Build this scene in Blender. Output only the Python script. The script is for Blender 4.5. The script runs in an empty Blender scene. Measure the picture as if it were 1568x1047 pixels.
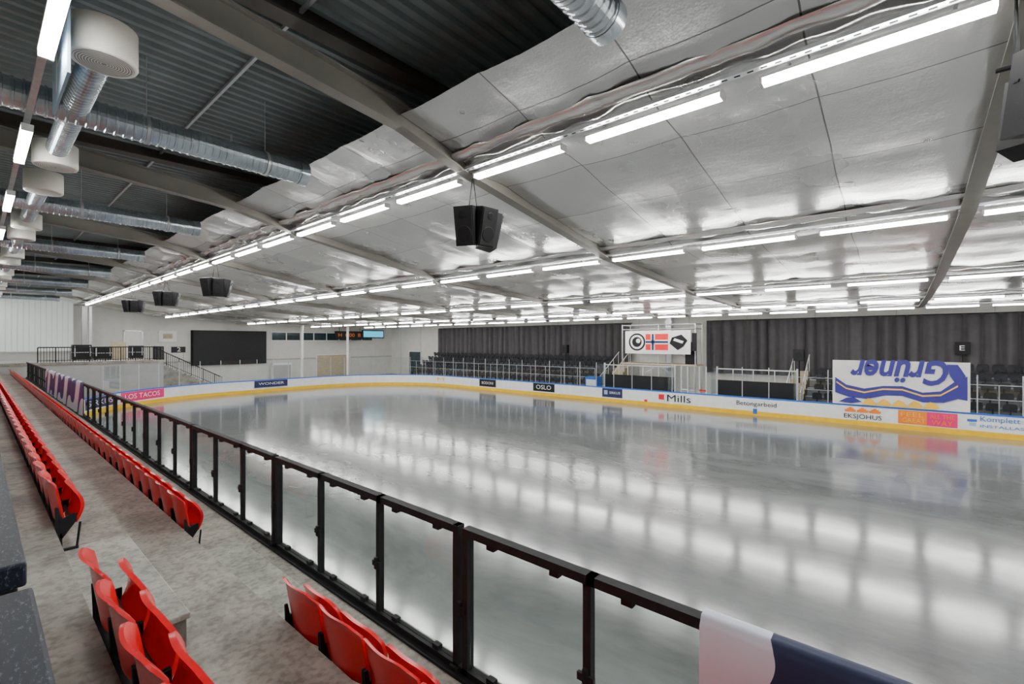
import bpy, math, random
from mathutils import Vector, noise
random.seed(4)
ZO = 4.08            # camera height above the ice
ICE = -4.08
# ------------------------------------------------------------------ materials
def nodes_of(m):
    m.use_nodes = True
    nt = m.node_tree
    return nt, nt.nodes, nt.links, nt.nodes['Principled BSDF']
def mat(name, col, rough=.5, metal=0., var=0., vscale=3., bump=0., bscale=20., emit=0., spec=.5, stretch=(1,1,1), detail=4):
    m = bpy.data.materials.new(name)
    nt, N, L, P = nodes_of(m)
    P.inputs['Base Color'].default_value = (*col, 1)
    P.inputs['Roughness'].default_value = rough
    P.inputs['Metallic'].default_value = metal
    P.inputs['Specular IOR Level'].default_value = spec
    if emit:
        P.inputs['Emission Color'].default_value = (*col, 1)
        P.inputs['Emission Strength'].default_value = emit
    if var or bump:
        g = N.new('ShaderNodeNewGeometry'); mp = N.new('ShaderNodeMapping')
        mp.inputs['Scale'].default_value = stretch
        L.new(g.outputs['Position'], mp.inputs['Vector'])
    if var:
        n = N.new('ShaderNodeTexNoise'); n.inputs['Scale'].default_value = vscale
        n.inputs['Detail'].default_value = detail; n.inputs['Roughness'].default_value = .65
        L.new(mp.outputs[0], n.inputs['Vector'])
        r = N.new('ShaderNodeValToRGB')
        r.color_ramp.elements[0].position = .3; r.color_ramp.elements[1].position = .7
        r.color_ramp.elements[0].color = (*[c*(1-var) for c in col], 1)
        r.color_ramp.elements[1].color = (*[min(1, c*(1+var)) for c in col], 1)
        L.new(n.outputs['Fac'], r.inputs[0]); L.new(r.outputs[0], P.inputs['Base Color'])
    if bump:
        n = N.new('ShaderNodeTexNoise'); n.inputs['Scale'].default_value = bscale
        n.inputs['Detail'].default_value = 5
        L.new(mp.outputs[0], n.inputs['Vector'])
        b = N.new('ShaderNodeBump'); b.inputs['Strength'].default_value = bump; b.inputs['Distance'].default_value = .03
        L.new(n.outputs['Fac'], b.inputs['Height']); L.new(b.outputs[0], P.inputs['Normal'])
    return m
def math_node(N, L, op, a, b=None, c=None):
    n = N.new('ShaderNodeMath'); n.operation = op
    for i, v in enumerate((a, b, c)):
        if v is None: continue
        if isinstance(v, (int, float)): n.inputs[i].default_value = v
        else: L.new(v, n.inputs[i])
    return n.outputs[0]
def pos_xyz(N, L):
    g = N.new('ShaderNodeNewGeometry'); s = N.new('ShaderNodeSeparateXYZ')
    L.new(g.outputs['Position'], s.inputs[0]); return g, s

M = {}
M['red'] = mat('seat_red_plastic', (.80, .003, .010), .24, spec=.5, var=.08, vscale=6)
M['black'] = mat('charcoal_metal', (.020, .021, .023), .6, 0., var=.2, vscale=8, spec=.15)
M['blackp'] = mat('black_plastic', (.010, .010, .012), .6, bump=.1, bscale=150, spec=.3)
M['darkseat'] = mat('dark_seat_plastic', (.035, .036, .042), .35, var=.3, vscale=4)
M['steel'] = mat('galvanised_steel', (.62, .64, .66), .32, .8, var=.12, vscale=7, bump=.1, bscale=30)
M['duct'] = mat('spiral_duct_steel', (.52, .58, .62), .25, .9, var=.2, vscale=3)
M['white'] = mat('white_paint', (.82, .82, .80), .45, var=.05, vscale=5)
M['drum'] = mat('diffuser_white', (.80, .77, .70), .4, var=.05, vscale=5)
M['grille'] = mat('diffuser_grille', (.30, .30, .29), .5, var=.1, vscale=30)
M['board'] = mat('rink_board_white', (.86, .88, .88), .3, var=.06, vscale=2.5)
M['blue'] = mat('rink_cap_blue', (.01, .14, .68), .4, var=.1)
M['yellow'] = mat('kickplate_yellow', (.98, .56, .0), .4, var=.1)
M['beam'] = mat('beam_grey_paint', (.22, .21, .185), .45, .1, var=.1, vscale=2)
M['brown'] = mat('dark_brown_steel', (.07, .058, .048), .5, .2, var=.2, vscale=2)
M['curtain'] = mat('curtain_fabric', (.092, .088, .092), .9, var=.1, vscale=2, bump=.1, bscale=60, spec=.2)
M['wall'] = mat('wall_painted', (.66, .65, .61), .6, var=.06, vscale=1.2)
M['wallgrey'] = mat('wall_grey', (.42, .42, .41), .6, var=.08, vscale=1.5)
M['floor'] = mat('concrete_floor', (.27, .27, .26), .6, var=.2, vscale=2)
M['tread'] = mat('bleacher_tread', (.14, .14, .14), .6, var=.2, vscale=2)
M['screen'] = mat('screen_black', (.014, .015, .016), .5, var=.1, spec=.3)
M['navy'] = mat('navy_print', (.012, .02, .09), .5, var=.05)
M['purple'] = mat('purple_print', (.035, .03, .26), .5, var=.05)
M['pink'] = mat('magenta_print', (.85, .01, .18), .5, var=.05)
M['orange'] = mat('orange_print', (.95, .22, .01), .5, var=.05)
M['redprint'] = mat('red_print', (.8, .005, .01), .5, var=.05)
M['blueprint'] = mat('blue_print', (.02, .14, .5), .5, var=.05)
M['yellowprint'] = mat('gold_print', (.95, .55, .05), .5, var=.05)
M['lightblue'] = mat('lightblue_print', (.35, .47, .62), .5, var=.05)
M['wood'] = mat('beige_board', (.50, .41, .27), .6, var=.15, vscale=4)
M['poly'] = mat('translucent_wall_sheet', (.72, .78, .74), .5, emit=.35, var=.05)  # faint emission stands in for daylight coming through the wall sheet
M['winglass'] = mat('dark_window_glass', (.03, .05, .06), .1, var=.3, vscale=2)
M['display'] = mat('lit_display', (.06, .4, .6), .3, emit=1.6, var=.5, vscale=3)
M['lamp'] = mat('fluorescent_tube', (1., .985, .96), .4, emit=64.)
M['cable'] = mat('grey_cable', (.10, .10, .10), .6, var=.1)

def concrete(name, col):
    m = bpy.data.materials.new(name); nt, N, L, P = nodes_of(m)
    g, s = pos_xyz(N, L)
    n1 = N.new('ShaderNodeTexNoise'); n1.inputs['Scale'].default_value = 1.6; n1.inputs['Detail'].default_value = 8; n1.inputs['Roughness'].default_value = .7
    n2 = N.new('ShaderNodeTexNoise'); n2.inputs['Scale'].default_value = 22; n2.inputs['Detail'].default_value = 6
    for n in (n1, n2): L.new(g.outputs['Position'], n.inputs['Vector'])
    r = N.new('ShaderNodeValToRGB'); e = r.color_ramp.elements
    e[0].position = .34; e[0].color = (*[c*.5 for c in col], 1); e[1].position = .64; e[1].color = (*[c*1.18 for c in col], 1)
    L.new(n1.outputs['Fac'], r.inputs[0])
    r2 = N.new('ShaderNodeValToRGB'); e = r2.color_ramp.elements
    e[0].position = .36; e[0].color = (.45, .43, .4, 1); e[1].position = .54; e[1].color = (1, 1, 1, 1)
    L.new(n2.outputs['Fac'], r2.inputs[0])
    mx = N.new('ShaderNodeMix'); mx.data_type = 'RGBA'; mx.blend_type = 'MULTIPLY'; mx.inputs[0].default_value = .6
    L.new(r.outputs[0], mx.inputs[6]); L.new(r2.outputs[0], mx.inputs[7]); L.new(mx.outputs[2], P.inputs['Base Color'])
    P.inputs['Roughness'].default_value = .65
    b = N.new('ShaderNodeBump'); b.inputs['Strength'].default_value = .35; b.inputs['Distance'].default_value = .01
    L.new(n2.outputs['Fac'], b.inputs['Height']); L.new(b.outputs[0], P.inputs['Normal'])
    return m
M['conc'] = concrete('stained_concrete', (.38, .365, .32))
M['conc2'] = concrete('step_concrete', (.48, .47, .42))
M['conc3'] = concrete('shaded_riser_concrete', (.18, .17, .15))  # same concrete darkened: shade on upright faces put into the colour
M['conc4'] = concrete('walkway_concrete', (.42, .40, .35))

def ice():
    m = bpy.data.materials.new('wet_ice'); nt, N, L, P = nodes_of(m)
    g, s = pos_xyz(N, L)
    mp = N.new('ShaderNodeMapping'); mp.inputs['Scale'].default_value = (1, .35, 1); mp.inputs['Rotation'].default_value = (0, 0, .35)
    L.new(g.outputs['Position'], mp.inputs['Vector'])
    n1 = N.new('ShaderNodeTexNoise'); n1.inputs['Scale'].default_value = .55; n1.inputs['Detail'].default_value = 9; n1.inputs['Roughness'].default_value = .66
    n1.inputs['Distortion'].default_value = .4
    L.new(mp.outputs[0], n1.inputs['Vector'])
    r = N.new('ShaderNodeValToRGB'); e = r.color_ramp.elements
    e[0].position = .34; e[0].color = (.085, .096, .098, 1); e[1].position = .68; e[1].color = (.24, .255, .255, 1)
    L.new(n1.outputs['Fac'], r.inputs[0]); L.new(r.outputs[0], P.inputs['Base Color'])
    r2 = N.new('ShaderNodeMapRange'); r2.inputs['From Min'].default_value = .3; r2.inputs['From Max'].default_value = .7
    r2.inputs['To Min'].default_value = .155; r2.inputs['To Max'].default_value = .10
    L.new(n1.outputs['Fac'], r2.inputs[0]); L.new(r2.outputs[0], P.inputs['Roughness'])
    P.inputs['IOR'].default_value = 1.95
    n2 = N.new('ShaderNodeTexNoise'); n2.inputs['Scale'].default_value = .95; n2.inputs['Detail'].default_value = 1.5
    L.new(g.outputs['Position'], n2.inputs['Vector'])
    b = N.new('ShaderNodeBump'); b.inputs['Strength'].default_value = .085; b.inputs['Distance'].default_value = .05
    L.new(n2.outputs['Fac'], b.inputs['Height']); L.new(b.outputs[0], P.inputs['Normal'])
    return m
M['ice'] = ice()

def foil():
    m = bpy.data.materials.new('foil_insulation'); nt, N, L, P = nodes_of(m)
    g, s = pos_xyz(N, L)
    P.inputs['Metallic'].default_value = .88
    n0 = N.new('ShaderNodeTexNoise'); n0.inputs['Scale'].default_value = .8; n0.inputs['Detail'].default_value = 3
    L.new(g.outputs['Position'], n0.inputs['Vector'])
    mr = N.new('ShaderNodeMapRange'); mr.inputs['From Min'].default_value = .3; mr.inputs['From Max'].default_value = .7
    mr.inputs['To Min'].default_value = .24; mr.inputs['To Max'].default_value = .38
    L.new(n0.outputs['Fac'], mr.inputs[0]); L.new(mr.outputs[0], P.inputs['Roughness'])
    n1 = N.new('ShaderNodeTexNoise'); n1.inputs['Scale'].default_value = .5; L.new(g.outputs['Position'], n1.inputs['Vector'])
    w = math_node(N, L, 'MULTIPLY', n1.outputs['Fac'], .10)
    yy = math_node(N, L, 'ADD', s.outputs[1], w)
    f = math_node(N, L, 'FRACT', math_node(N, L, 'DIVIDE', math_node(N, L, 'ADD', yy, 100.), 1.0833*1.5))
    seam = math_node(N, L, 'LESS_THAN', f, .011)
    xx = math_node(N, L, 'ADD', s.outputs[0], math_node(N, L, 'MULTIPLY', n1.outputs['Fac'], .08))
    f2 = math_node(N, L, 'FRACT', math_node(N, L, 'DIVIDE', xx, 1.62))
    seam2 = math_node(N, L, 'LESS_THAN', f2, .009)
    sm = math_node(N, L, 'MAXIMUM', seam, seam2)
    cell = math_node(N, L, 'FLOOR', math_node(N, L, 'DIVIDE', math_node(N, L, 'ADD', yy, 100.), 1.0833*1.5))
    cell2 = math_node(N, L, 'FLOOR', math_node(N, L, 'DIVIDE', xx, 1.62))
    wn = N.new('ShaderNodeTexWhiteNoise'); wn.noise_dimensions = '2D'; cb = N.new('ShaderNodeCombineXYZ')
    L.new(cell, cb.inputs[0]); L.new(cell2, cb.inputs[1]); L.new(cb.outputs[0], wn.inputs['Vector'])
    tone = N.new('ShaderNodeMix'); tone.data_type = 'RGBA'; tone.inputs[6].default_value = (.58, .58, .575, 1); tone.inputs[7].default_value = (.78, .78, .77, 1)
    L.new(wn.outputs['Value'], tone.inputs[0])
    mx = N.new('ShaderNodeMix'); mx.data_type = 'RGBA'
    mx.inputs[7].default_value = (.20, .19, .18, 1)
    L.new(tone.outputs[2], mx.inputs[6]); L.new(sm, mx.inputs[0]); L.new(mx.outputs[2], P.inputs['Base Color'])
    # long tension creases along the sheets + soft waves + fine bubble grid
    mp = N.new('ShaderNodeMapping'); mp.inputs['Scale'].default_value = (.45, 2.2, 1.0); mp.inputs['Rotation'].default_value = (0, 0, .25)
    L.new(g.outputs['Position'], mp.inputs['Vector'])
    n3 = N.new('ShaderNodeTexNoise'); n3.inputs['Scale'].default_value = 1.7; n3.inputs['Detail'].default_value = 4; n3.inputs['Roughness'].default_value = .55
    L.new(mp.outputs[0], n3.inputs['Vector'])
    mp2 = N.new('ShaderNodeMapping'); mp2.inputs['Scale'].default_value = (1.6, .6, 1.0); mp2.inputs['Rotation'].default_value = (0, 0, -.5)
    L.new(g.outputs['Position'], mp2.inputs['Vector'])
    n4 = N.new('ShaderNodeTexNoise'); n4.inputs['Scale'].default_value = 1.5; n4.inputs['Detail'].default_value = 3
    L.new(mp2.outputs[0], n4.inputs['Vector'])
    hh = math_node(N, L, 'ADD', math_node(N, L, 'MULTIPLY', n4.outputs['Fac'], .5), math_node(N, L, 'MULTIPLY', n3.outputs['Fac'], .7))
    v = N.new('ShaderNodeTexVoronoi'); v.inputs['Scale'].default_value = 34.
    L.new(g.outputs['Position'], v.inputs['Vector'])
    b0 = N.new('ShaderNodeBump'); b0.inputs['Strength'].default_value = .15; b0.inputs['Distance'].default_value = .01
    L.new(v.outputs['Distance'], b0.inputs['Height'])
    b = N.new('ShaderNodeBump'); b.inputs['Strength'].default_value = .32; b.inputs['Distance'].default_value = .10
    L.new(hh, b.inputs['Height']); L.new(b0.outputs[0], b.inputs['Normal']); L.new(b.outputs[0], P.inputs['Normal'])
    return m
M['foil'] = foil()
M['foilshiny'] = mat('shiny_foil_edge', (.93, .92, .90), .22, .7, bump=.4, bscale=5, var=.05)
M['deck'] = mat('corrugated_deck', (.22, .26, .26), .4, .4, var=.2, vscale=.7)

def glassmat(name, col, gl=.10, rough=.03, mn=.02):
    m = bpy.data.materials.new(name); m.use_nodes = True; nt = m.node_tree; N = nt.nodes; L = nt.links
    N.clear(); o = N.new('ShaderNodeOutputMaterial'); t = N.new('ShaderNodeBsdfTransparent'); t.inputs[0].default_value = (*col, 1)
    g = N.new('ShaderNodeBsdfGlossy'); g.inputs['Roughness'].default_value = rough; g.inputs['Color'].default_value = (.9, .95, .95, 1)
    fr = N.new('ShaderNodeLayerWeight'); fr.inputs[0].default_value = .2
    mr = N.new('ShaderNodeMapRange'); mr.inputs['To Min'].default_value = mn; mr.inputs['To Max'].default_value = gl*3
    L.new(fr.outputs['Fresnel'], mr.inputs[0])
    x = N.new('ShaderNodeMixShader'); L.new(mr.outputs[0], x.inputs[0]); L.new(t.outputs[0], x.inputs[1]); L.new(g.outputs[0], x.inputs[2])
    L.new(x.outputs[0], o.inputs[0]); return m
M['glass'] = glassmat('barrier_glass', (.91, .935, .92), .02, .01, .004)
M['acrylic'] = glassmat('rink_acrylic', (.90, .93, .94), .08)

def speckle():
    m = bpy.data.materials.new('worn_dark_laminate'); nt, N, L, P = nodes_of(m)
    g, s = pos_xyz(N, L)
    mp = N.new('ShaderNodeMapping'); mp.inputs['Scale'].default_value = (2.2, .7, 1); L.new(g.outputs['Position'], mp.inputs['Vector'])
    n = N.new('ShaderNodeTexNoise'); n.inputs['Scale'].default_value = 90; n.inputs['Detail'].default_value = 8; n.inputs['Roughness'].default_value = .8
    L.new(mp.outputs[0], n.inputs['Vector'])
    r = N.new('ShaderNodeValToRGB'); e = r.color_ramp.elements
    e[0].position = .55; e[0].color = (.008, .013, .024, 1); e[1].position = .72; e[1].color = (.24, .29, .34, 1)
    L.new(n.outputs['Fac'], r.inputs[0]); L.new(r.outputs[0], P.inputs['Base Color']); P.inputs['Roughness'].default_value = .5
    P.inputs['Specular IOR Level'].default_value = .3
    return m
M['speck'] = speckle()

def banner_near():
    m = bpy.data.materials.new('printed_banner_fabric'); nt, N, L, P = nodes_of(m)
    g, s = pos_xyz(N, L)
    w = math_node(N, L, 'MULTIPLY', math_node(N, L, 'SINE', math_node(N, L, 'MULTIPLY', s.outputs[2], 14.)), .035)
    c = math_node(N, L, 'GREATER_THAN', math_node(N, L, 'ADD', s.outputs[1], w), .40)
    mx = N.new('ShaderNodeMix'); mx.data_type = 'RGBA'; mx.inputs[6].default_value = (.018, .028, .08, 1); mx.inputs[7].default_value = (.70, .74, .84, 1)
    L.new(c, mx.inputs[0]); L.new(mx.outputs[2], P.inputs['Base Color']); P.inputs['Roughness'].default_value = .7
    return m
M['nearban'] = banner_near()
def banner_far():
    m = bpy.data.materials.new('purple_white_banner'); nt, N, L, P = nodes_of(m)
    g, s = pos_xyz(N, L)
    wv = math_node(N, L, 'MULTIPLY', math_node(N, L, 'SINE', math_node(N, L, 'MULTIPLY', s.outputs[1], 2.3)), .25)
    f = math_node(N, L, 'FRACT', math_node(N, L, 'ADD', math_node(N, L, 'DIVIDE', s.outputs[1], 2.6), math_node(N, L, 'ADD', wv, math_node(N, L, 'MULTIPLY', s.outputs[2], .5))))
    c = math_node(N, L, 'LESS_THAN', f, .34)
    mx = N.new('ShaderNodeMix'); mx.data_type = 'RGBA'; mx.inputs[6].default_value = (.82, .88, .97, 1); mx.inputs[7].default_value = (.05, .05, .22, 1)
    L.new(c, mx.inputs[0]); L.new(mx.outputs[2], P.inputs['Base Color']); P.inputs['Roughness'].default_value = .6
    return m
M['farban'] = banner_far()

# ------------------------------------------------------------------ mesh builder
class MB:
    def __init__(s): s.v = []; s.f = []; s.m = []; s.sm = []; s.mats = []
    def mi(s, k):
        if k not in s.mats: s.mats.append(k)
        return s.mats.index(k)
    def add(s, vs, fs, k, smooth=False):
        b = len(s.v); s.v += [tuple(v) for v in vs]; i = s.mi(k)
        for f in fs: s.f.append([b+a for a in f]); s.m.append(i); s.sm.append(smooth)
    def hexa(s, v8, k): s.add(v8, [(0,3,2,1),(4,5,6,7),(0,1,5,4),(1,2,6,5),(2,3,7,6),(3,0,4,7)], k)
    def box(s, x0, x1, y0, y1, z0, z1, k):
        s.hexa([(x0,y0,z0),(x1,y0,z0),(x1,y1,z0),(x0,y1,z0),(x0,y0,z1),(x1,y0,z1),(x1,y1,z1),(x0,y1,z1)], k)
    def obox(s, c, ax, ay, az, hx, hy, hz, k):
        c = Vector(c); ax, ay, az = Vector(ax).normalized()*hx, Vector(ay).normalized()*hy, Vector(az).normalized()*hz
        s.hexa([c-ax-ay-az, c+ax-ay-az, c+ax+ay-az, c-ax+ay-az, c-ax-ay+az, c+ax-ay+az, c+ax+ay+az, c-ax+ay+az], k)
    def prism(s, poly, ax0, ax1, k, axis='y'):
        n = len(poly)
        if axis == 'y': vs = [(p[0], ax0, p[1]) for p in poly]+[(p[0], ax1, p[1]) for p in poly]
        elif axis == 'x': vs = [(ax0, p[0], p[1]) for p in poly]+[(ax1, p[0], p[1]) for p in poly]
        else: vs = [(p[0], p[1], ax0) for p in poly]+[(p[0], p[1], ax1) for p in poly]
        s.add(vs, [tuple(range(n))[::-1], tuple(range(n, 2*n))]+[(i, (i+1) % n, n+(i+1) % n, n+i) for i in range(n)], k)
    def rings(s, centers, radii, axis, k, n=20, caps=True, smooth=True):
        a = Vector(axis).normalized(); u = a.orthogonal().normalized(); w = a.cross(u)
        vs = []; fs = []
        for c, r in zip(centers, radii):
            c = Vector(c)
            for i in range(n):
                t = 2*math.pi*i/n; vs.append(c+(u*math.cos(t)+w*math.sin(t))*r)
        for j in range(len(centers)-1):
            for i in range(n):
                fs.append((j*n+i, j*n+(i+1) % n, (j+1)*n+(i+1) % n, (j+1)*n+i))
        s.add(vs, fs, k, smooth)
        if caps:
            s.add(vs[:n], [tuple(range(n))[::-1]], k); s.add(vs[-n:], [tuple(range(n))], k)
    def cyl(s, p0, p1, r, k, n=12, r2=None, caps=True):
        s.rings([p0, p1], [r, r if r2 is None else r2], Vector(p1)-Vector(p0), k, n, caps)
    def grid(s, fn, nu, nv, k, smooth=True):
        vs = [fn(i/nu, j/nv) for j in range(nv+1) for i in range(nu+1)]
        fs = [(j*(nu+1)+i, j*(nu+1)+i+1, (j+1)*(nu+1)+i+1, (j+1)*(nu+1)+i) for j in range(nv) for i in range(nu)]
        s.add(vs, fs, k, smooth)
    def shell(s, fn, nrm, th, nu, nv, k):
        nrm = Vector(nrm)*th; W = nu+1
        A = [Vector(fn(i/nu, j/nv)) for j in range(nv+1) for i in range(nu+1)]
        B = [a+nrm for a in A]; n = len(A)
        q = [(j*W+i, j*W+i+1, (j+1)*W+i+1, (j+1)*W+i) for j in range(nv) for i in range(nu)]
        rim = [i for i in range(W)]+[j*W+nu for j in range(1, nv+1)]+[nv*W+i for i in range(nu-1, -1, -1)]+[j*W for j in range(nv-1, 0, -1)]
        s.add(A+B, [f[::-1] for f in q]+[tuple(n+a for a in f) for f in q], k, True)
        vs = []; fs = []
        for i, a in enumerate(rim): vs += [A[a], B[a]]
        m_ = len(rim)
        for i in range(m_): j = (i+1) % m_; fs.append((2*i, 2*j, 2*j+1, 2*i+1))
        s.add(vs, fs, k, True)
    def text(s, body, o, right, up, width, height, k, flip=False, bold=0., shear=0.):
        c = bpy.data.curves.new('t', 'FONT'); c.body = body; c.resolution_u = 3; c.offset = bold; c.shear = shear
        ob = bpy.data.objects.new('t', c); bpy.context.scene.collection.objects.link(ob)
        dg = bpy.context.evaluated_depsgraph_get(); me = bpy.data.meshes.new_from_object(ob.evaluated_get(dg))
        xs = [v.co.x for v in me.vertices]; ys = [v.co.y for v in me.vertices]
        x0, x1, y0, y1 = min(xs), max(xs), min(ys), max(ys)
        o, right, up = Vector(o), Vector(right), Vector(up)
        vs = []
        for v in me.vertices:
            a = (v.co.x-x0)/(x1-x0); b = (v.co.y-y0)/(y1-y0)
            if flip: a, b = 1-a, 1-b
            vs.append(o+right*(a*width)+up*(b*height))
        s.add(vs, [tuple(p.vertices) for p in me.polygons], k)
        bpy.data.objects.remove(ob); bpy.data.curves.remove(c); bpy.data.meshes.remove(me)
    def build(s, name, bevel=0, parent=None):
        xs = [v[0] for v in s.v]; ys = [v[1] for v in s.v]; zs = [v[2] for v in s.v]
        o = Vector(((min(xs)+max(xs))/2, (min(ys)+max(ys))/2, min(zs)))
        me = bpy.data.meshes.new(name)
        me.from_pydata([(v[0]-o.x, v[1]-o.y, v[2]-o.z) for v in s.v], [], s.f)
        for k in s.mats: me.materials.append(M[k])
        me.polygons.foreach_set('material_index', s.m); me.polygons.foreach_set('use_smooth', s.sm); me.update()
        ob = bpy.data.objects.new(name, me); ob.location = (o.x, o.y, o.z+ZO)
        bpy.context.scene.collection.objects.link(ob)
        if bevel:
            b = ob.modifiers.new('bevel', 'BEVEL'); b.width = bevel; b.segments = 2; b.limit_method = 'ANGLE'; b.angle_limit = math.radians(50)
        return ob
def nz(*a): return noise.noise(Vector(a))

XW, YW, YB, XL = 35., 50., -26., -3.4
# ------------------------------------------------------------------ room shell
b = MB(); b.box(XL-.2, XW+.2, YB-.2, YW+.2, ICE-.4, ICE-.02, 'floor'); b.build('floor')
b = MB(); b.box(XW, XW+.2, YB, YW+.2, ICE, 4.5, 'wall')
for y in range(-24, 50, 4): b.box(XW-.02, XW, y, y+.03, ICE, 3.5, 'wallgrey')
b.build('wall_right')
b = MB(); b.box(XL, XW, YW, YW+.2, ICE, 4.5, 'wall')
b.box(8, XW, YW-.03, YW, -1.9, -1.75, 'wallgrey')
b.build('wall_back')
b = MB(); b.box(XL-.2, XL, YB, YW+.2, ICE, 4.5, 'wallgrey'); b.build('wall_left')
b = MB(); b.box(XL, XW, YB-.2, YB, ICE, 4.5, 'wallgrey'); b.build('wall_front')
b = MB(); x = -3.
b.box(-3, 5.1, YW-.06, YW-.02, -.7, 3.3, 'poly')
while x < 5.1: b.box(x, x+.04, YW-.10, YW-.06, -.7, 3.3, 'white'); x += .3
b.box(-3, 5.2, YW-.12, YW-.02, -.8, -.7, 'steel'); b.build('translucent_wall_panel')

# ------------------------------------------------------------------ rink outline
X0, X1, Y1, Y0r = 2.95, 28., 39.5, -22.
def rink_path():
    p = []
    def arc(cx, cy, r, a0, a1, n=22):
        for i in range(n+1):
            a = math.radians(a0+(a1-a0)*i/n); p.append((cx+r*math.cos(a), cy+r*math.sin(a), math.cos(a), math.sin(a)))
    rf, rn = 8.5, 10.
    arc(X1-rf, Y0r+rf, rf, -90, 0); 
    for y in range(int(Y0r+rf)+1, int(Y1-rf)): p.append((X1, float(y), 1, 0))
    arc(X1-rf, Y1-rf, rf, 0, 90); arc(X0+rn, Y1-rn, rn, 90, 180)
    for y in range(int(Y1-rn)-1, int(Y0r+rf), -1): p.append((X0, float(y), -1, 0))
    arc(X0+rf, Y0r+rf, rf, 180, 270)
    return p
P = rink_path(); n = len(P)
b = MB(); b.add([(p[0], p[1], ICE) for p in P], [tuple(range(n))], 'ice'); b.build('ice_rink_surface')
def ring(b, o0, o1, z0, z1, k):
    vs = []
    for p in P: vs += [(p[0]+p[2]*o0, p[1]+p[3]*o0, z0), (p[0]+p[2]*o1, p[1]+p[3]*o1, z0), (p[0]+p[2]*o1, p[1]+p[3]*o1, z1), (p[0]+p[2]*o0, p[1]+p[3]*o0, z1)]
    fs = []
    for i in range(n):
        a, c = 4*i, 4*((i+1) % n)
        for q in range(4): r = (q+1) % 4; fs.append((a+q, a+r, c+r, c+q))
    b.add(vs, fs, k)
b = MB(); ring(b, 0, .10, ICE, -3.14, 'board'); ring(b, -.012, 0, ICE, ICE+.24, 'yellow'); ring(b, -.03, .13, -3.14, -3.08, 'blue')
b.build('rink_boards')
b = MB(); GT = -1.45
prev = None
samples = []
for i, p in enumerate(P):
    q = P[(i+1) % n]; d = math.hypot(q[0]-p[0], q[1]-p[1]); k = max(1, int(d/.3))
    for j in range(k):
        t = j/k; samples.append((p[0]+(q[0]-p[0])*t, p[1]+(q[1]-p[1])*t, p[2]+(q[2]-p[2])*t, p[3]+(q[3]-p[3])*t))
for sgm in samples:
    ok = not (sgm[0] < 4.2) and not (sgm[1] < -12)
    if not ok: prev = None; continue
    pos = Vector((sgm[0]+sgm[2]*.05, sgm[1]+sgm[3]*.05, 0))
    if prev is None or (pos-prev).length > 1.2:
        if prev is not None:
            a, c = prev, pos
            b.add([(a.x, a.y, -3.08), (c.x, c.y, -3.08), (c.x, c.y, GT), (a.x, a.y, GT)], [(0, 1, 2, 3)], 'acrylic')
        b.box(pos.x-.02, pos.x+.02, pos.y-.02, pos.y+.02, -3.08, GT+.03, 'steel')
        prev = pos
b.build('rink_glass_shield')

# ------------------------------------------------------------------ stand terraces
b = MB(); ya, yb = YB+2, 41.
tp = [(XL+.01, -1.5, -.57, 'conc'), (-1.5, -.65, -1.02, 'conc'), (-.65, .40, -1.47, 'conc'), (.40, 1.385, -1.93, 'conc'), (1.385, 2.20, -2.20, 'conc4')]
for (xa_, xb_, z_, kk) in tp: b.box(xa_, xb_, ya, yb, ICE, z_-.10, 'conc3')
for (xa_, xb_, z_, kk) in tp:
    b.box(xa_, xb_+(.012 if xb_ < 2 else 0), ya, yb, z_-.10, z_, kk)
b.build('concrete_terrace')
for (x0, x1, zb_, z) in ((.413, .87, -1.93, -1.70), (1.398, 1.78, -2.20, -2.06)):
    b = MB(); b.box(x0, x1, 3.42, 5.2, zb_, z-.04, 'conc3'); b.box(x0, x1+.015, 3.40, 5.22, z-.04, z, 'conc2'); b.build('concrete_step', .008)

# ------------------------------------------------------------------ seats
def seat(b, xb, y, z, red='red', blk='black', nu=10, nv=9, fine=True):
    w = .236
    def back(u, v):
        s = 2*u-1
        ww = w*(1-.04*(1-v)-.16*max(0, (v-.8)/.2)**3)
        topdrop = .028*abs(s)**5*v
        lip = -.030*max(0, (v-.84)/.16)**2
        return (xb+.040*s*s-.055*v+lip, y+ww*s, z-.03+.375*v-topdrop)
    b.shell(back, (1, 0, 0), .015, nu, nv, red)
    def pan(u, v):
        s = 2*u-1; ww = (w-.010)*(1-.14*max(0, (v-.75)/.25)**3)
        return (xb+.075+.025*s*s+.055*math.sin(v*2.8)-.02*v, y+ww*s, z-.05+.285*v-.025*abs(s)**4*v)
    b.shell(pan, (1, 0, 0), .024, nu, nv, red)
    if fine:
        for sy in (-1, 1):
            yy = y+sy*.240
            b.prism([(xb+.0, z-.17), (xb+.025, z-.17), (xb+.12, z-.03), (xb+.12, z+.03), (xb+.095, z+.03), (xb+.03, z+.0), (xb+.01, z+.10), (xb-.01, z+.10), (xb-.005, z-.02)], yy-.006, yy+.006, blk)
        b.cyl((xb+.09, y-.24, z-.02), (xb+.09, y+.24, z-.02), .012, blk, 8)
        b.box(xb+.01, xb+.04, y-.25, y+.25, z-.15, z-.11, blk)
def row(name, xb, z, ys):
    b = MB()
    for y in ys: seat(b, xb, y, z)
    ye = ys[0]+.24*(1 if ys[0] > ys[-1] else -1)
    b.box(xb+.02, xb+.035, ye-.010, ye+.010, z-.25, z+.02, 'black'); b.box(xb+.02, xb+.13, ye-.010, ye+.010, z-.26, z-.24, 'black'); b.cyl((xb+.12, ye, z-.25), (xb+.14, ye, z-.05), .008, 'black', 6)
    return b.build(name)
pitch = .5
row('stadium_seat_row', .425, -1.42, [3.12-pitch*i for i in range(8)])
row('stadium_seat_row', .425, -1.42, [5.35+pitch*i for i in range(69)])
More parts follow.
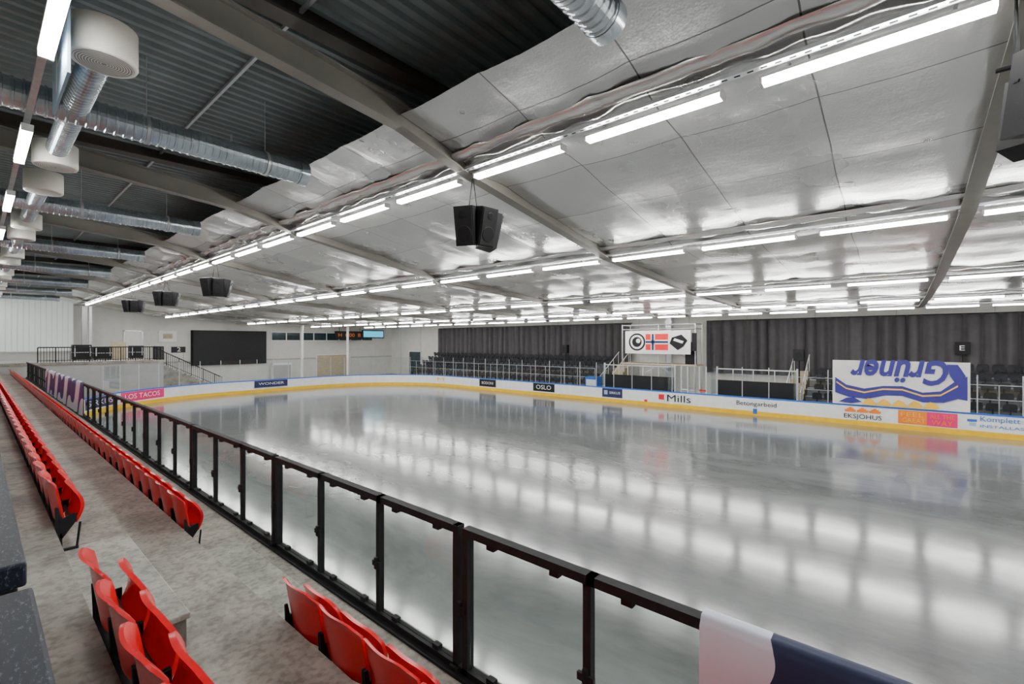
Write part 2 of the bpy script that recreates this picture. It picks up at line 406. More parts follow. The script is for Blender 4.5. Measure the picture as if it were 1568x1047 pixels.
row('stadium_seat_row', 1.41, -1.93, [3.02-pitch*i for i in range(8)])
row('stadium_seat_row', 1.41, -1.93, [5.85+pitch*i for i in range(69)])

# ------------------------------------------------------------------ near glass barrier
b = MB(); A = 2.10; RT, BT = -1.22, -2.20
dbl = 2.20; sp = .957
b.box(A-.03, A+.03, -7, 40.5, BT, BT+.06, 'black'); b.box(A-.07, A+.07, -7, 40.5, BT, BT+.02, 'black')
k = -9
while dbl+k*sp < 40.4:
    yc = dbl+k*sp; yn = yc+sp
    if k % 3 == 0:
        for o in (-.045, .045): b.box(A-.03, A+.03, yc+o-.024, yc+o+.024, BT, RT-(.0 if o > 0 else .01), 'black')
        a0 = yc+.07
        b.box(A-.05, A+.05, yc+.045-.04, yc+.045+.04, BT, BT+.05, 'black')
    else:
        b.box(A-.022, A+.022, yc-.024, yc+.024, BT, RT-.02, 'black'); a0 = yc+.024
    b.box(A-.04, A-.02, yc-.05, yc+.05, BT+.42, BT+.46, 'black'); b.box(A-.045, A-.02, yc-.015, yc+.015, BT+.40, BT+.49, 'black')
    a1 = yn-(.07 if (k+1) % 3 == 0 else .024)
    b.box(A-.005, A+.005, a0, a1, BT+.06, RT-.05, 'glass')
    s0 = a0 if k % 3 == 0 else yc-.03; s1 = a1 if (k+1) % 3 == 0 else yn
    b.box(A-.032, A+.032, s0-.02 if k % 3 else s0-.045, s1+(.045 if (k+1) % 3 == 0 else 0), RT-.05, RT, 'black')
    for t in (.22, .78):
        yy = a0+(a1-a0)*t; b.box(A-.02, A+.02, yy-.03, yy+.03, RT-.085, RT-.05, 'black'); b.box(A-.02, A+.02, yy-.03, yy+.03, BT+.06, BT+.09, 'black')
    k += 1
b.build('glass_barrier')
def strip(b, pts, y0, y1, ny, k, amp=.01):
    def fn(u, v):
        i = min(int(v*(len(pts)-1)), len(pts)-2); t = v*(len(pts)-1)-i
        y = y0+(y1-y0)*u
        x = pts[i][0]*(1-t)+pts[i+1][0]*t; z = pts[i][1]*(1-t)+pts[i+1][1]*t
        return (x+amp*math.sin(y*7+z*3), y, z+amp*.8*math.sin(y*5.))
    b.grid(fn, ny, (len(pts)-1)*3, k)
b = MB()
strip(b, [(A-.07, -2.12), (A-.06, -1.7), (A-.055, -1.24), (A-.03, -1.20), (A+.03, -1.20), (A+.055, -1.24), (A+.06, -2.0)], .66, -5.5, 90, 'nearban')
b.build('draped_banner')
b = MB(); strip(b, [(A-.06, -2.15), (A-.055, -1.6), (A-.05, -1.2), (A, -1.18)], 18., 28.5, 60, 'farban'); b.build('draped_banner')

def desk(y0, y1):
    b = MB(); x1 = .071; x0 = -.55
    b.box(x0, x1, y0, y1, -.50, -.45, 'speck'); b.box(x0+.01, x1-.012, y0+.012, y1-.012, -.56, -.50, 'blackp')
    for xx in (x0+.05, x1-.09):
        for yy in (y0+.05, y1-.09): b.box(xx, xx+.04, yy, yy+.04, -1.47, -.56, 'black')
    b.box(x0+.06, x0+.08, y0+.08, y1-.08, -1.3, -1.26, 'black')
    b.build('spectator_desk', .006)
desk(1.36, 2.9); desk(-.9, 1.22)

# ------------------------------------------------------------------ ceiling
prof = [(-3.4, 3.62), (1.2, 3.40), (4.05, 3.16), (5.5, 2.83), (10.4, 2.09), (16.7, 1.72), (22.8, 1.60), (29., 1.66), (35., 1.95)]
def zb(x):
    for (a, c), (d, e) in zip(prof, prof[1:]):
        if x <= d: return c+(e-c)*(x-a)/(d-a)
    return prof[-1][1]
rows_x = [5.5, 10.4, 16.7, 22.8, 29.]
b = MB(); y = YB; pr = []
while y < YW+.2:
    pr += [(y, 0), (y+.08, 0), (y+.11, .06), (y+.19, .06)]; y += .22
vs = []; fs = []
for (yy, zz) in pr: vs += [(XL, yy, 4.05+zz), (XW, yy, 4.35+zz)]
for i in range(len(pr)-1): fs.append((2*i, 2*i+1, 2*i+3, 2*i+2))
b.add(vs, fs, 'deck'); b.box(XL, XW, YB, YW+.2, 4.46, 4.6, 'deck'); b.build('ceiling')
b = MB(); xa = 4.05; NX = 170; NY = 560
def ff(u, v):
    x = xa+(XW-xa)*u; y = YB+(YW-YB)*v
    z = zb(x)+.20
    c = math.fmod(y+100, 1.625)/1.625
    z += -.035*math.sin(math.pi*c)**.8 + .015
    f = math.fmod(x, 1.62)/1.62; z += -.03*math.sin(math.pi*f)
    z += .03*nz(x*.5, y*.5, 0)+.014*nz(x*1.2, y*3.0, 5)
    d = min(abs(x-r-.1) for r in rows_x)
    z += math.exp(-(d/.45)**2)*(.10*nz(x*2.4, y*2.4, 9)-.03)
    return (x+.012*nz(y*1.3, 2, 2), y, z)
b.grid(ff, NX, NY, 'foil'); b.build('ceiling_insulation_foil')
for r in rows_x:
    b = MB()
    def fl(u, v):
        y = YB+.2+(YW-YB-.4)*u
        a = v*math.pi
        rr = .085+.04*nz(y*1.6, r, 3)+.03*nz(y*4, r, v*2)
        return (r-.31-rr*1.6*math.cos(a), y, zb(r-.3)+.19-rr*math.sin(a)*.9)
    b.grid(fl, 620, 8, 'foilshiny'); b.build('crinkled_foil_flap')

beamY = [5.62+6.5*i for i in range(-4, 7)]
for yb in beamY:
    b = MB()
    for (p, q) in zip(prof, prof[1:]):
        for (hw, h0, h1) in ((.10, 0, .025), (.018, .025, .34), (.10, .34, .365)):
            b.hexa([(p[0], yb-hw, p[1]+h0), (q[0], yb-hw, q[1]+h0), (q[0], yb+hw, q[1]+h0), (p[0], yb+hw, p[1]+h0),
                    (p[0], yb-hw, p[1]+h1), (q[0], yb-hw, q[1]+h1), (q[0], yb+hw, q[1]+h1), (p[0], yb+hw, p[1]+h1)], 'beam')
    for r in rows_x: b.box(r-.09, r+.09, yb-.10, yb+.10, zb(r)+.02, zb(r)+.3, 'beam')
    b.build('roof_beam')
    b = MB()
    for (hw, h0, h1) in ((.13, 0, .03), (.02, .03, .30), (.13, .30, .33)):
        p, q = (XL, 3.72), (5.6, 3.98)
        b.hexa([(p[0], yb-hw, p[1]+h0), (q[0], yb-hw, q[1]+h0), (q[0], yb+hw, q[1]+h0), (p[0], yb+hw, p[1]+h0),
                (p[0], yb-hw, p[1]+h1), (q[0], yb-hw, q[1]+h1), (q[0], yb+hw, q[1]+h1), (p[0], yb+hw, p[1]+h1)], 'brown')
    b.build('upper_roof_girder')
for x in (-1.2, 2.6):
    b = MB(); z = 4.0+.0078*(x+3.4)
    b.box(x-.02, x+.02, YB, YW, z-.01, z+.04, 'steel'); b.build('roof_purlin')

# ------------------------------------------------------------------ lamps
def lamps(xr, zr, per, ln, phase, y_lo, y_hi, wd=.055, strut=True):
    b = MB(); k = -20
    while True:
        y0 = phase+per*k; y1 = y0+ln; k += 1
        if y0 < y_lo: continue
        if y1 > y_hi: break
        b.box(xr-wd, xr+wd, y0, y1, zr-.035, zr+.02, 'lamp')
        b.box(xr-wd*1.15, xr+wd*1.15, y0-.03, y1+.03, zr+.021, zr+.05, 'white')
        b.box(xr-wd*1.1, xr+wd*1.1, y0-.03, y0, zr-.035, zr+.02, 'white'); b.box(xr-wd*1.1, xr+wd*1.1, y1, y1+.03, zr-.035, zr+.02, 'white')
        for yy in (y0+.25, y1-.25):
            b.box(xr-.01, xr+.01, yy-.01, yy+.01, zr+.05, zr+.12, 'steel')
            if strut: b.box(xr-.20, xr+.03, yy-.015, yy+.015, zr+.09, zr+.11, 'steel')
    y0, y1 = y_lo, y_hi
    if strut:
        b.box(xr-.20, xr-.12, y0, y1, zr+.075, zr+.082, 'steel'); b.box(xr-.205, xr-.20, y0, y1, zr+.075, zr+.12, 'steel'); b.box(xr-.12, xr-.115, y0, y1, zr+.075, zr+.12, 'steel')
        yy = max(y0, -3)
        while yy < min(y1, 16): b.box(xr-.172, xr-.148, yy, yy+.06, zr+.072, zr+.075, 'black'); yy += .13
        b.cyl((xr-.09, y0, zr+.10), (xr-.09, y1, zr+.10), .010, 'cable', 6)
    else:
        b.box(xr-.03, xr+.03, y0, y1, zr+.10, zr+.14, 'steel')
    b.build('fluorescent_light_row')
for r in rows_x: lamps(r, zb(r)-.03, 2.167, 1.74, -.64, YB+.5, YW-2.2)
lamps(.44, 2.70, 3.9, 1.6, .6, YB+.5, YW-1, .05, False)

# ------------------------------------------------------------------ ducts and diffusers
def spiral(b, p0, p1, r):
    p0, p1 = Vector(p0), Vector(p1); L = (p1-p0).length; nseg = int(L/.095); c = []; rr = []
    for i in range(nseg+1):
        t = i/nseg
        for (dt, ro) in ((0, 0), (.60/nseg, 0), (.70/nseg, .014), (.90/nseg, .014)):
            if t+dt <= 1: c.append(p0+(p1-p0)*(t+dt)); rr.append(r+ro)
    b.rings(c, rr, p1-p0, 'duct', 24, True, False)
for i in range(-3, 7):
    yd = 8.2+6.1*i; zd = 3.03
    if yd > YW-3: continue
    b = MB(); spiral(b, (-3.3, yd, zd), (3.75, yd, zd), .18)
    b.rings([(3.75, yd, zd), (3.9, yd, zd)], [.20, .20], (1, 0, 0), 'duct', 24)
    spiral(b, (.85, yd-1.95, zd), (.85, yd+1.95, zd), .12)
    for x in (-.5, 1.6, 3.2):
        b.rings([(x-.02, yd, zd), (x+.02, yd, zd)], [.197, .197], (1, 0, 0), 'steel', 24); b.cyl((x, yd, zd+.18), (x, yd, 4.08), .006, 'steel', 6)
    for sgn in (-1, 1):
        yc = yd+sgn*2.1
        z0 = 2.80; z1 = 3.16; r = .27
        b.rings([(.85, yc, z1), (.85, yc, z1), (.85, yc, z0+.02), (.85, yc, z0), (.85, yc, z0)], [.02, r, r, r-.01, r-.035], (0, 0, 1), 'drum', 36, False)
        b.rings([(.85, yc, z0+.005)]*2, [r-.035, .001], (0, 0, 1), 'grille', 36, False)
        for q in range(1, 11): b.rings([(.85, yc, z0-.004)]*2, [.022*q, .022*q+.012], (0, 0, 1), 'drum', 36, False)
    b.build('ventilation_duct')
b = MB(); b.box(.55, .572, 5.75, 6.95, 2.45, 3.10, 'lightblue'); b.text('F', (.548, 6.6, 2.55), (0, -1, 0), (0, 0, 1), .4, .45, 'white')
b.cyl((.56, 5.9, 3.1), (.56, 5.9, 3.9), .005, 'steel', 6); b.cyl((.56, 6.85, 3.1), (.56, 6.85, 3.9), .005, 'steel', 6); b.build('section_sign')
b = MB(); b.box(3.2, 3.45, 10.0, 10.12, 3.85, 3.93, 'white'); b.cyl((3.3, 10.06, 3.93), (3.3, 10.06, 4.1), .02, 'steel', 8); b.box(3.2, 3.26, 9.95, 10.17, 3.80, 3.86, 'white'); b.build('ceiling_sensor')

def cluster(x, y):
    b = MB(); z = 1.94
    for ang in (205, 262, 330):
        a = math.radians(ang); d = Vector((math.cos(a), math.sin(a), -.22)).normalized(); s = Vector((-math.sin(a), math.cos(a), 0))
        up = d.cross(s)
        if up.z < 0: up = -up
        c = Vector((x, y, z))+Vector((math.cos(a), math.sin(a), 0))*.29
        f = .32
        b.obox(c, d, s, up, .14, .165, f, 'blackp')
        b.obox(c+d*.15, d, s, up, .012, .15, f-.02, 'screen')
        b.rings([c+d*.162-up*.12, c+d*.172-up*.12], [.13, .12], d, 'blackp', 18)
        b.rings([c+d*.162+up*.18, c+d*.172+up*.18], [.06, .05], d, 'blackp', 14)
        b.obox(c-d*.05+up*.1, d, s, up, .03, .175, .012, 'black')
    b.box(x-.12, x+.12, y-.02, y+.02, z+.34, z+.37, 'black'); b.box(x-.02, x+.02, y-.12, y+.12, z+.34, z+.37, 'black')
    for dx in (-.1, .1): b.cyl((x+dx, y, z+.37), (x, y, 2.9), .01, 'black', 6)
    b.cyl((x, y, z-.15), (x, y, z+.37), .03, 'black', 8)
    b.build('hanging_loudspeaker_cluster', .012)
for y in (-.76, 5.62, 18.6, 25.1, 31.6): cluster(5.6, y)

# ------------------------------------------------------------------ far side
def curtain(y0, y1, x=34.55, zt=1.5, zbm=-2.2):
    b = MB(); nn = int((y1-y0)/.05)
    def fn(u, v):
        y = y0+(y1-y0)*u
        ph = 2*math.pi*y/.72+3.*nz(y*.45, 0, 0)
        fold = math.sin(ph)*(.8+.8*nz(y*.8, 4, 0))+.15*math.sin(ph*2.3)
        return (x+.22*fold*(1-.3*v)+.05*nz(y*.5, v, 1), y+.05*math.cos(ph), zbm+(zt-zbm)*v)
    b.grid(fn, nn, 5, 'curtain'); b.cyl((x, y0, zt+.03), (x, y1, zt+.03), .03, 'black', 8); b.build('stage_curtain')
curtain(-24, 10.6); curtain(16.4, 40.2)
def bleacher(y0, y1, nrow):
    b = MB()
    for i in range(nrow):
        x0 = 30.0+i*.8; z = -3.5+i*.42
        b.box(x0, 34.2, y0, y1, ICE if i == 0 else z-.42, z, 'tread')
        b.box(x0-.02, x0, y0, y1, z-.04, z, 'steel')
        y = y0+.3
        while y < y1-.2:
            seat(b, x0+.45, y, z+.34, 'darkseat', 'black', 4, 3, False)
            b.box(x0+.42, x0+.5, y-.03, y+.03, z, z+.4, 'black')
            y += .55
    b.build('spectator_bleacher')
bleacher(17.5, 40, 5); bleacher(-23.5, -2.6, 5); bleacher(-2.4, 4, 4)
b = MB()
for (y0, y1) in ((17, 40), (-20, 8)):
    for z in (-2.6, -1.95): b.cyl((29.6, y0, z), (29.6, y1, z), .018, 'steel', 6)
    y = y0
    while y <= y1: b.cyl((29.6, y, ICE), (29.6, y, -1.95), .024, 'steel', 6); y += 1.5
b.build('spectator_railing')

b = MB(); zt = 1.25
for x in (30.6, 31.9):
    for y in (10.1, 12.6, 15.3):
        b.cyl((x, y, ICE), (x, y, zt), .04, 'steel', 8)
for z in (-3.2, -1.6, .9, 1.2):
    for x in (30.6, 31.9): b.cyl((x, 10.1, z), (x, 15.3, z), .03, 'steel', 8)
    for y in (10.1, 12.6, 15.3): b.cyl((30.6, y, z), (31.9, y, z), .03, 'steel', 8)
for (a, c) in (((30.6, 10.1, -3.2), (30.6, 12.6, -1.6)), ((30.6, 15.3, -3.2), (30.6, 12.6, -1.6)), ((31.9, 10.1, -1.6), (31.9, 15.3, .9))): b.cyl(a, c, .025, 'steel', 8)
b.box(30.5, 32., 10., 15.4, -1.6, -1.5, 'wood')
b.box(30.55, 30.60, 10., 10.3, -.6, .6, 'blackp'); b.box(31, 31.5, 10.3, 10.9, -1.5, 0, 'blackp')
b.build('scaffold_tower')
b = MB(); X = 30.45
b.box(X, X+.02, 10.35, 15.0, -.82, .78, 'white')
def rect(b, x, y0, y1, z0, z1, k): b.box(x-.006, x, y0, y1, z0, z1, k)
b.rings([(X-.002, 14.1, 0), (X-.008, 14.1, 0)], [.62, .62], (1, 0, 0), 'blackp', 32); b.rings([(X-.009, 14.1, 0), (X-.014, 14.1, 0)], [.50, .50], (1, 0, 0), 'white', 32)
b.rings([(X-.015, 14.1, .0), (X-.02, 14.1, .0)], [.36, .36], (1, 0, 0), 'blackp', 24); b.rings([(X-.021, 14.0, .08), (X-.026, 14.0, .08)], [.16, .16], (1, 0, 0), 'white', 24)
rect(b, X-.004, 11.85, 13.45, -.56, .56, 'redprint'); rect(b, X-.012, 12.78, 13.08, -.56, .56, 'white'); rect(b, X-.012, 11.85, 13.45, -.15, .15, 'white')
rect(b, X-.020, 12.86, 13.0, -.56, .56, 'navy'); rect(b, X-.020, 11.85, 13.45, -.07, .07, 'navy')
b.prism([(10.55, .1), (10.95, .5), (11.6, .3), (11.75, -.1), (11.2, -.55), (10.8, -.3)], X-.012, X-.002, 'blackp', 'x')
b.prism([(10.8, .05), (11.4, .25), (11.5, .1), (10.9, -.1)], X-.02, X-.013, 'white', 'x')
b.build('flag_banner')
b = MB(); b.box(34.5, 34.9, 13.2, 13.6, ICE, 2., 'steel'); b.box(34.45, 34.95, 13.1, 13.7, 1.5, 1.6, 'steel'); b.build('steel_column')

b = MB(); X = 27.90
def bf(u, v): return (X+.02*math.sin(u*25), 2.46-4.9*u, -3.06+2.16*v)
b.grid(bf, 40, 4, 'white')
b.text('Grüner', (X-.05, 1.75, -1.98), (0, -1, 0), (0, 0, 1), 3.5, 1.15, 'purple', flip=True, bold=.03, shear=.25)
def band(pts_top, pts_bot, off, k): b.prism(pts_top+pts_bot[::-1], X-off-.012, X-off, k, 'x')
T = [(2.35, -1.75), (1.9, -2.1), (1.2, -2.25), (.5, -2.08), (-.2, -2.05), (-.9, -2.3), (-1.5, -2.2), (-2.0, -1.7), (-2.35, -1.5)]
B_ = [(2.35, -2.50), (1.8, -2.70), (1.1, -2.74), (.4, -2.52), (-.2, -2.50), (-.9, -2.74), (-1.6, -2.7), (-2.05, -2.5), (-2.35, -2.55)]
band(T, B_, .045, 'purple')
T2 = [(2.3, -1.95), (1.9, -2.25), (1.2, -2.40), (.5, -2.2), (-.2, -2.18), (-.9, -2.42), (-1.5, -2.34), (-2.05, -1.9)]
B2 = [(p[0], p[1]-.07) for p in T2]
band(T2, B2, .06, 'yellowprint')
for yc in (1.0, .45, -.1, -.65, -1.2):
    b.prism([(yc+.28, -3.02), (yc+.2, -2.84), (yc+.05, -2.70), (yc-.12, -2.76), (yc-.26, -2.95), (yc-.2, -3.03)], X-.07, X-.055, 'yellowprint', 'x')
b.prism([(-1.7, -1.0), (-2.05, -1.0), (-2.3, -1.5), (-2.0, -1.9), (-1.8, -1.5)], X-.07, X-.055, 'purple', 'x')
b.prism([(1.9, -2.75), (1.6, -2.7), (1.3, -2.9), (1.7, -3.0), (2.2, -2.95)], X-.07, X-.055, 'purple', 'x')
b.build('printed_banner')

def sign(parts):
    b = MB()
    for p in parts:
        if p[0] == 'r': b.box(27.975+p[6] if len(p) > 6 else 27.975, 27.985, p[1], p[2], p[3], p[4], p[5])
        else: b.text(p[1], (27.965, p[2], p[4]), (0, -1, 0), (0, 0, 1), p[2]-p[3], p[5], p[6])
    b.build('advertising_sign')
sign([('r', 19.5, 21.5, -3.76, -3.16, 'blackp'), ('t', 'OSLO', 21.2, 19.8, -3.60, .32, 'white')])
sign([('r', 25.4, 27.3, -3.76, -3.16, 'blackp'), ('t', 'BODONI', 27.0, 25.7, -3.56, .22, 'white')])
sign([('r', 14.0, 15.5, -3.76, -3.16, 'navy'), ('t', 'SIRKUS', 14.95, 14.15, -3.52, .16, 'white'), ('r', 15.1, 15.35, -3.58, -3.3, 'lightblue', -.006)])
sign([('t', 'Mills', 10.95, 9.5, -3.70, .42, 'blackp'), ('r', 11.15, 11.5, -3.62, -3.3, 'redprint')])
sign([('t', 'Betongarbeid', 6.95, 4.95, -3.62, .32, 'blackp')])
def house(y): return [('r', y-.22, y+.22, -3.44, -3.32, 'orange'), ('r', y-.14, y+.14, -3.32, -3.26, 'orange'), ('r', y-.06, y+.06, -3.26, -3.21, 'orange')]
sign([('t', 'EKSJÖHUS', 2.0, .55, -3.82, .34, 'blackp')]+house(1.75)+house(1.27)+house(.8))
sign([('r', -1.05, -.05, -3.80, -3.18, 'orange'), ('r', -2.05, -1.05, -3.80, -3.18, 'pink'), ('t', 'FEEL', -.15, -.95, -3.45, .20, 'yellowprint'), ('t', 'GREAT', -.2, -1.0, -3.72, .2, 'yellowprint'), ('t', 'ALL THE', -1.15, -1.95, -3.45, .18, 'orange'), ('t', 'WAY', -1.2, -1.9, -3.74, .22, 'orange')])
sign([('t', 'Komplett Elektro', -2.75, -4.9, -3.47, .28, 'blueprint'), ('t', 'INSTALLASJON', -2.75, -4.5, -3.70, .15, 'blueprint'), ('r', -2.65, -2.35, -3.45, -3.35, 'blueprint'), ('r', -2.62, -2.42, -3.62, -3.5, 'lightblue')])
sign([('r', 12.25, 12.45, -3.84, -3.7, 'redprint')]); sign([('r', 5.9, 6.1, -3.98, -3.7, 'blueprint')])
def arcsign(cx, cy, r, a, halfw, bg, txt, tk, z0=-3.76, z1=-3.16):
    a = math.radians(a); nrm = Vector((math.cos(a), math.sin(a), 0)); t = Vector((math.sin(a), -math.cos(a), 0))
    b = MB()
    def fn(u, v):
        s = (2*u-1)*halfw/r; aa = a-s
        return (cx+(r-.02)*math.cos(aa), cy+(r-.02)*math.sin(aa), z0+(z1-z0)*v)
    b.grid(fn, 10, 1, bg)
    if txt:
        c = Vector((cx, cy, 0))+nrm*(r*math.cos(halfw*.8/r)-.04)
        b.text(txt, Vector((c.x, c.y, z0+.17))-t*halfw*.8, t, (0, 0, 1), halfw*1.6, (z1-z0)*.5, tk)
    b.build('advertising_sign')
arcsign(12.95, 29.5, 10, 126, 1.6, 'pink', 'LOS TACOS', 'white')
arcsign(12.95, 29.5, 10, 146, 1.5, 'navy', 'SIRKUS', 'white')
b = MB(); b.box(14.6, 17.2, 39.45, 39.48, -3.7, -3.16, 'navy'); b.text('WONDER', (14.9, 39.44, -3.5), (1, 0, 0), (0, 0, 1), 2, .2, 'white'); b.build('advertising_sign')
arcsign(19.5, 31, 8.5, 8, .5, 'board', 'M', 'yellowprint')

def bench(y0, y1, blk='blackp'):
    b = MB()
    b.box(28.4, 29.4, y0, y1, ICE, -3.9, 'floor')
    b.box(28.9, 29.3, y0+.2, y1-.2, -3.5, -3.44, 'wood')
    for y in (y0+.4, (y0+y1)/2, y1-.4): b.box(28.95, 29.25, y-.03, y+.03, -3.9, -3.5, 'black')
    b.box(29.4, 29.46, y0, y1, ICE, -2.3, blk)
    for y in (y0, y1): b.box(28.3, 29.46, y-.03, y+.03, -3.1, -1.6, 'acrylic'); b.box(29.38, 29.48, y-.04, y+.04, ICE, -1.5, 'white')
    y = y0
    while y < y1: b.box(29.40, 29.46, y-.02, y+.02, -2.3, -1.6, 'white'); y += 1.1
    b.box(29.40, 29.46, y0, y1, -1.66, -1.6, 'white')
    b.build('players_bench')
bench(11.0, 16.1); bench(4.2, 8.4)
b = MB()
for y in (8.8, 9.2, 9.9, 10.3): b.cyl((28.6, y, ICE), (28.6, y, -1.5), .04, 'white', 8)
b.box(28.55, 28.65, 8.8, 9.2, -3.0, -2.9, 'redprint'); b.box(28.55, 28.65, 9.9, 10.3, -3, -2.9, 'white'); b.build('rink_gate')
b = MB(); b.box(30., 30.8, 5.2, 7., ICE, -2.4, 'white'); b.box(29.98, 30., 5.4, 6.8, -3.8, -2.6, 'wallgrey'); b.build('storage_cabinet', .02)
b = MB(); b.box(28.7, 29.4, 16.3, 17.3, ICE, -2.5, 'blueprint'); b.box(28.67, 28.7, 16.4, 17.2, -3.2, -2.7, 'white'); b.build('team_cabinet', .02)
def stairs(y0, y1):
    b = MB()
    for i in range(9): b.box(30.4+i*.4, 34.1, y0, y1, ICE+i*.25, ICE+(i+1)*.25, 'wood')
    for y in (y0, y1):
        b.cyl((30.4, y, -2.9), (34.0, y, -.8), .03, 'white', 6)
        for i in range(5): b.cyl((30.5+i*.85, y, ICE+.2+i*.5), (30.5+i*.85, y, -2.85+i*.5), .02, 'white', 6)
    b.build('wooden_stairs')
stairs(4.2, 5.0); stairs(16.4, 17.3)
def pa(x, y, z, s=.35):
    b = MB(); b.box(x-.2, x+.2, y-s*.8, y+s*.8, z-s, z+s, 'blackp'); b.box(x-.22, x-.2, y-s*.7, y+s*.7, z-s*.9, z+s*.9, 'screen')
    b.cyl((x+.1, y, z-s), (x+.1, y, -2.5), .04, 'black', 8); b.rings([(x-.22, y, z), (x-.23, y, z)], [s*.5, s*.45], (1, 0, 0), 'blackp', 16); b.build('loudspeaker', .01)
pa(32.5, 4.55, -.8); pa(33.2, 22., -.6)
b = MB(); b.box(34.2, 34.23, -3.0, -2.4, -.65, .0, 'blackp'); b.text('E', (34.19, -2.58, -.45), (0, -1, 0), (0, 0, 1), .2, .26, 'white'); b.cyl((34.22, -2.7, -.65), (34.22, -2.7, -1.9), .02, 'black', 6); b.build('section_sign')

# ------------------------------------------------------------------ end wall items
b = MB(); b.box(13.1, 19.5, YW-.35, YW-.1, -2.14, 1.05, 'screen'); b.box(13.0, 19.6, YW-.12, YW-.02, -2.2, 1.1, 'black'); b.build('video_screen')
b = MB()
for i in range(8):
    x = 20.2+i*1.5
    b.box(x, x+1.4, YW-.05, YW-.02, .2, 1.0, 'winglass'); b.box(x+1.4, x+1.5, YW-.08, YW-.02, .15, 1.05, 'white')
b.box(20.1, 32.2, YW-.08, YW-.02, 1.0, 1.08, 'white'); b.box(20.1, 32.2, YW-.08, YW-.02, .12, .2, 'white'); b.build('window_2')
b = MB(); z = -3.9
b.box(25, 29, YW-.05, YW-.02, ICE, -1.5, 'wood')
while z < -1.6: b.box(25.1, 28.9, YW-.07, YW-.05, z, z+.03, 'wallgrey'); z += .2
b.box(24.9, 25, YW-.1, YW-.02, ICE, -1.45, 'white'); b.box(29, 29.1, YW-.1, YW-.02, ICE, -1.45, 'white'); b.box(24.9, 29.1, YW-.1, YW-.02, -1.5, -1.4, 'white'); b.build('door_1')
b = MB(); b.box(XW-.06, XW-.02, 44, 46.2, ICE, -1.2, 'winglass'); b.box(XW-.1, XW-.02, 43.9, 44, ICE, -1.1, 'white'); b.box(XW-.1, XW-.02, 46.2, 46.3, ICE, -1.1, 'white'); b.box(XW-.1, XW-.02, 43.9, 46.3, -1.2, -1.1, 'white'); b.build('door_2')
b = MB(); b.box(30.6, 33.6, YW-.3, YW-.1, .5, 1.45, 'black'); b.box(30.7, 33.5, YW-.32, YW-.3, .6, 1.35, 'display'); b.build('information_screen')
b = MB(); b.box(26.5, 30, YW-1.5, YW-1.2, .3, 1.25, 'black'); b.text('H  0:00  B', (26.8, YW-1.52, .6), (1, 0, 0), (0, 0, 1), 2.8, .4, 'orange')
b.cyl((27, YW-1.35, 1.2), (27, YW-1.35, 1.65), .03, 'black', 6); b.cyl((29.6, YW-1.35, 1.2), (29.6, YW-1.35, 1.65), .03, 'black', 6); b.build('scoreboard')
for x, y in ((21.5, 46.), (26.5, 46.)):
    b = MB(); b.cyl((x, y, ICE), (x, y, zb(x)+.1), .13, 'white', 14); b.box(x-.25, x+.25, y-.25, y+.25, ICE, ICE+.04, 'steel'); b.build('steel_column')
b = MB(); b.box(XL+.01, 9., 41.05, YW-.01, ICE, -1.35, 'wallgrey'); b.box(XL+.01, 9.05, 41.01, 41.05, -1.5, -1.3, 'conc'); b.build('raised_platform')
b = MB(); x = 9.06; z = -1.35
while z > ICE+.05:
    b.box(x, x+.3, 44, 46.5, ICE, z-.17, 'conc'); x += .3; z -= .17
b.build('concrete_staircase')
b = MB()
def railing(p, q, nb_):
    p, q = Vector(p), Vector(q)
    b.cyl(p+Vector((0, 0, 1.)), q+Vector((0, 0, 1.)), .035, 'black', 6)
    b.cyl(p+Vector((0, 0, .15)), q+Vector((0, 0, .15)), .02, 'black', 6)
    for i in range(nb_+1):
        c = p+(q-p)*(i/nb_); b.cyl(c, c+Vector((0, 0, 1.0)), .014 if i % 6 else .03, 'black', 5)
railing((2.6, 41.1, -1.35), (9, 41.1, -1.35), 48); railing((9, 41.1, -1.35), (9, 44., -1.35), 20)
railing((9, 44., -1.4), (13.7, 44., -4.0), 34)
b.build('platform_railing')
def case(x0, x1, y0, y1, z0, z1, k='blackp', name='equipment_case'):
    b = MB(); b.box(x0, x1, y0, y1, z0+.08, z1, k); b.box(x0-.01, x1+.01, y0-.01, y1+.01, (z0+z1)/2, (z0+z1)/2+.04, 'steel')
    for x in (x0+.1, x1-.1):
        for y in (y0+.1, y1-.1): b.cyl((x, y-.02, z0+.04), (x, y+.02, z0+.04), .04, 'black', 8)
        b.box(x-.03, x+.03, y0-.02, y0, z0+.3, z1-.1, 'steel')
    b.build(name, .01)
case(4.6, 5.6, 45, 46, -1.35, -.2); case(5.8, 6.8, 45.5, 46.4, -1.35, -.35); case(8.0, 8.8, 46, 46.9, -1.35, -.3)
b = MB(); b.box(6.9, 7.8, 46.5, 46.56, -1.35, .0, 'wood'); b.box(6.9, 7.8, 46.56, 46.9, -1.35, -1.25, 'wood'); b.build('plywood_panel')
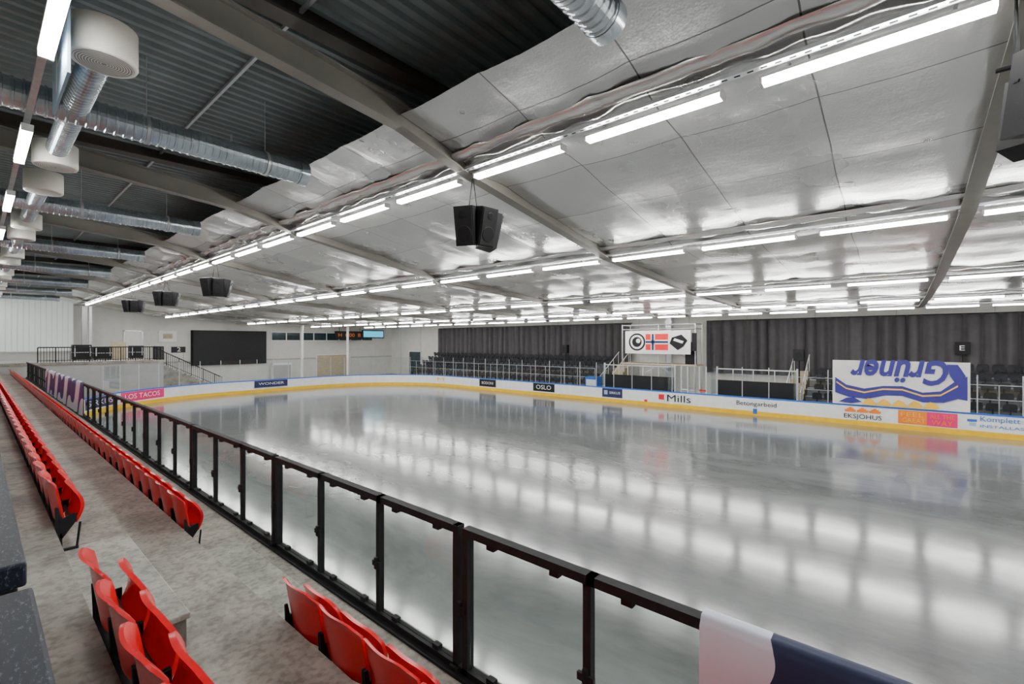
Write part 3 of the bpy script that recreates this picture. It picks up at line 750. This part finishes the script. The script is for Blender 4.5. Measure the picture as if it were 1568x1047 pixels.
b = MB(); b.box(8.3, 9.4, YW-.05, YW-.01, -1.35, .9, 'white'); b.box(8.2, 8.3, YW-.1, YW-.01, -1.35, 1., 'steel'); b.box(9.4, 9.5, YW-.1, YW-.01, -1.35, 1., 'steel'); b.box(8.2, 9.5, YW-.1, YW-.01, .9, 1., 'steel'); b.cyl((8.5, YW-.12, -.3), (8.5, YW-.05, -.3), .04, 'steel'); b.build('door_3')
b = MB(); b.box(5.3, 5.6, 47, 47.3, -1.35, 2.7, 'wallgrey'); b.box(5.7, 5.85, 47, 47.15, -1.35, 2.7, 'steel'); b.box(5.2, 5.7, 46.9, 47.4, -1.35, -1.25, 'steel'); b.build('steel_column')
b = MB(); b.box(10.6, 11.9, YW-.1, YW-.02, .0, 1., 'white'); b.box(10.9, 11.6, YW-.12, YW-.1, .3, .75, 'wood'); b.build('notice_board')
b = MB(); b.box(10.7, 11.7, 46.4, 46.45, -.9, -.4, 'blackp'); b.text('2', (11.1, 46.39, -.8), (1, 0, 0), (0, 0, 1), .25, .35, 'white'); b.cyl((10.8, 46.43, -2.3), (10.8, 46.43, -.9), .03, 'steel', 6); b.cyl((11.6, 46.43, -2.8), (11.6, 46.43, -.9), .03, 'steel', 6); b.build('gate_number_sign')
b = MB(); b.box(20, 22, YW-.6, YW-.1, ICE, -2.2, 'white'); b.box(20.1, 21.9, YW-.62, YW-.6, -3.9, -2.4, 'wallgrey'); b.build('storage_cabinet', .02)

# ------------------------------------------------------------------ world + camera
w = bpy.data.worlds.new('world'); bpy.context.scene.world = w; w.use_nodes = True
w.node_tree.nodes['Background'].inputs[0].default_value = (.8, .85, .9, 1); w.node_tree.nodes['Background'].inputs[1].default_value = .3
cd = bpy.data.cameras.new('camera'); cam = bpy.data.objects.new('camera', cd); bpy.context.scene.collection.objects.link(cam)
cd.sensor_width = 36; cd.lens = 697/1568*36; cd.clip_start = .02; cd.clip_end = 300
cam.location = (0, 0, ZO)
cam.rotation_euler = (math.radians(90), 0, math.radians(40.2-90))
bpy.context.scene.camera = cam
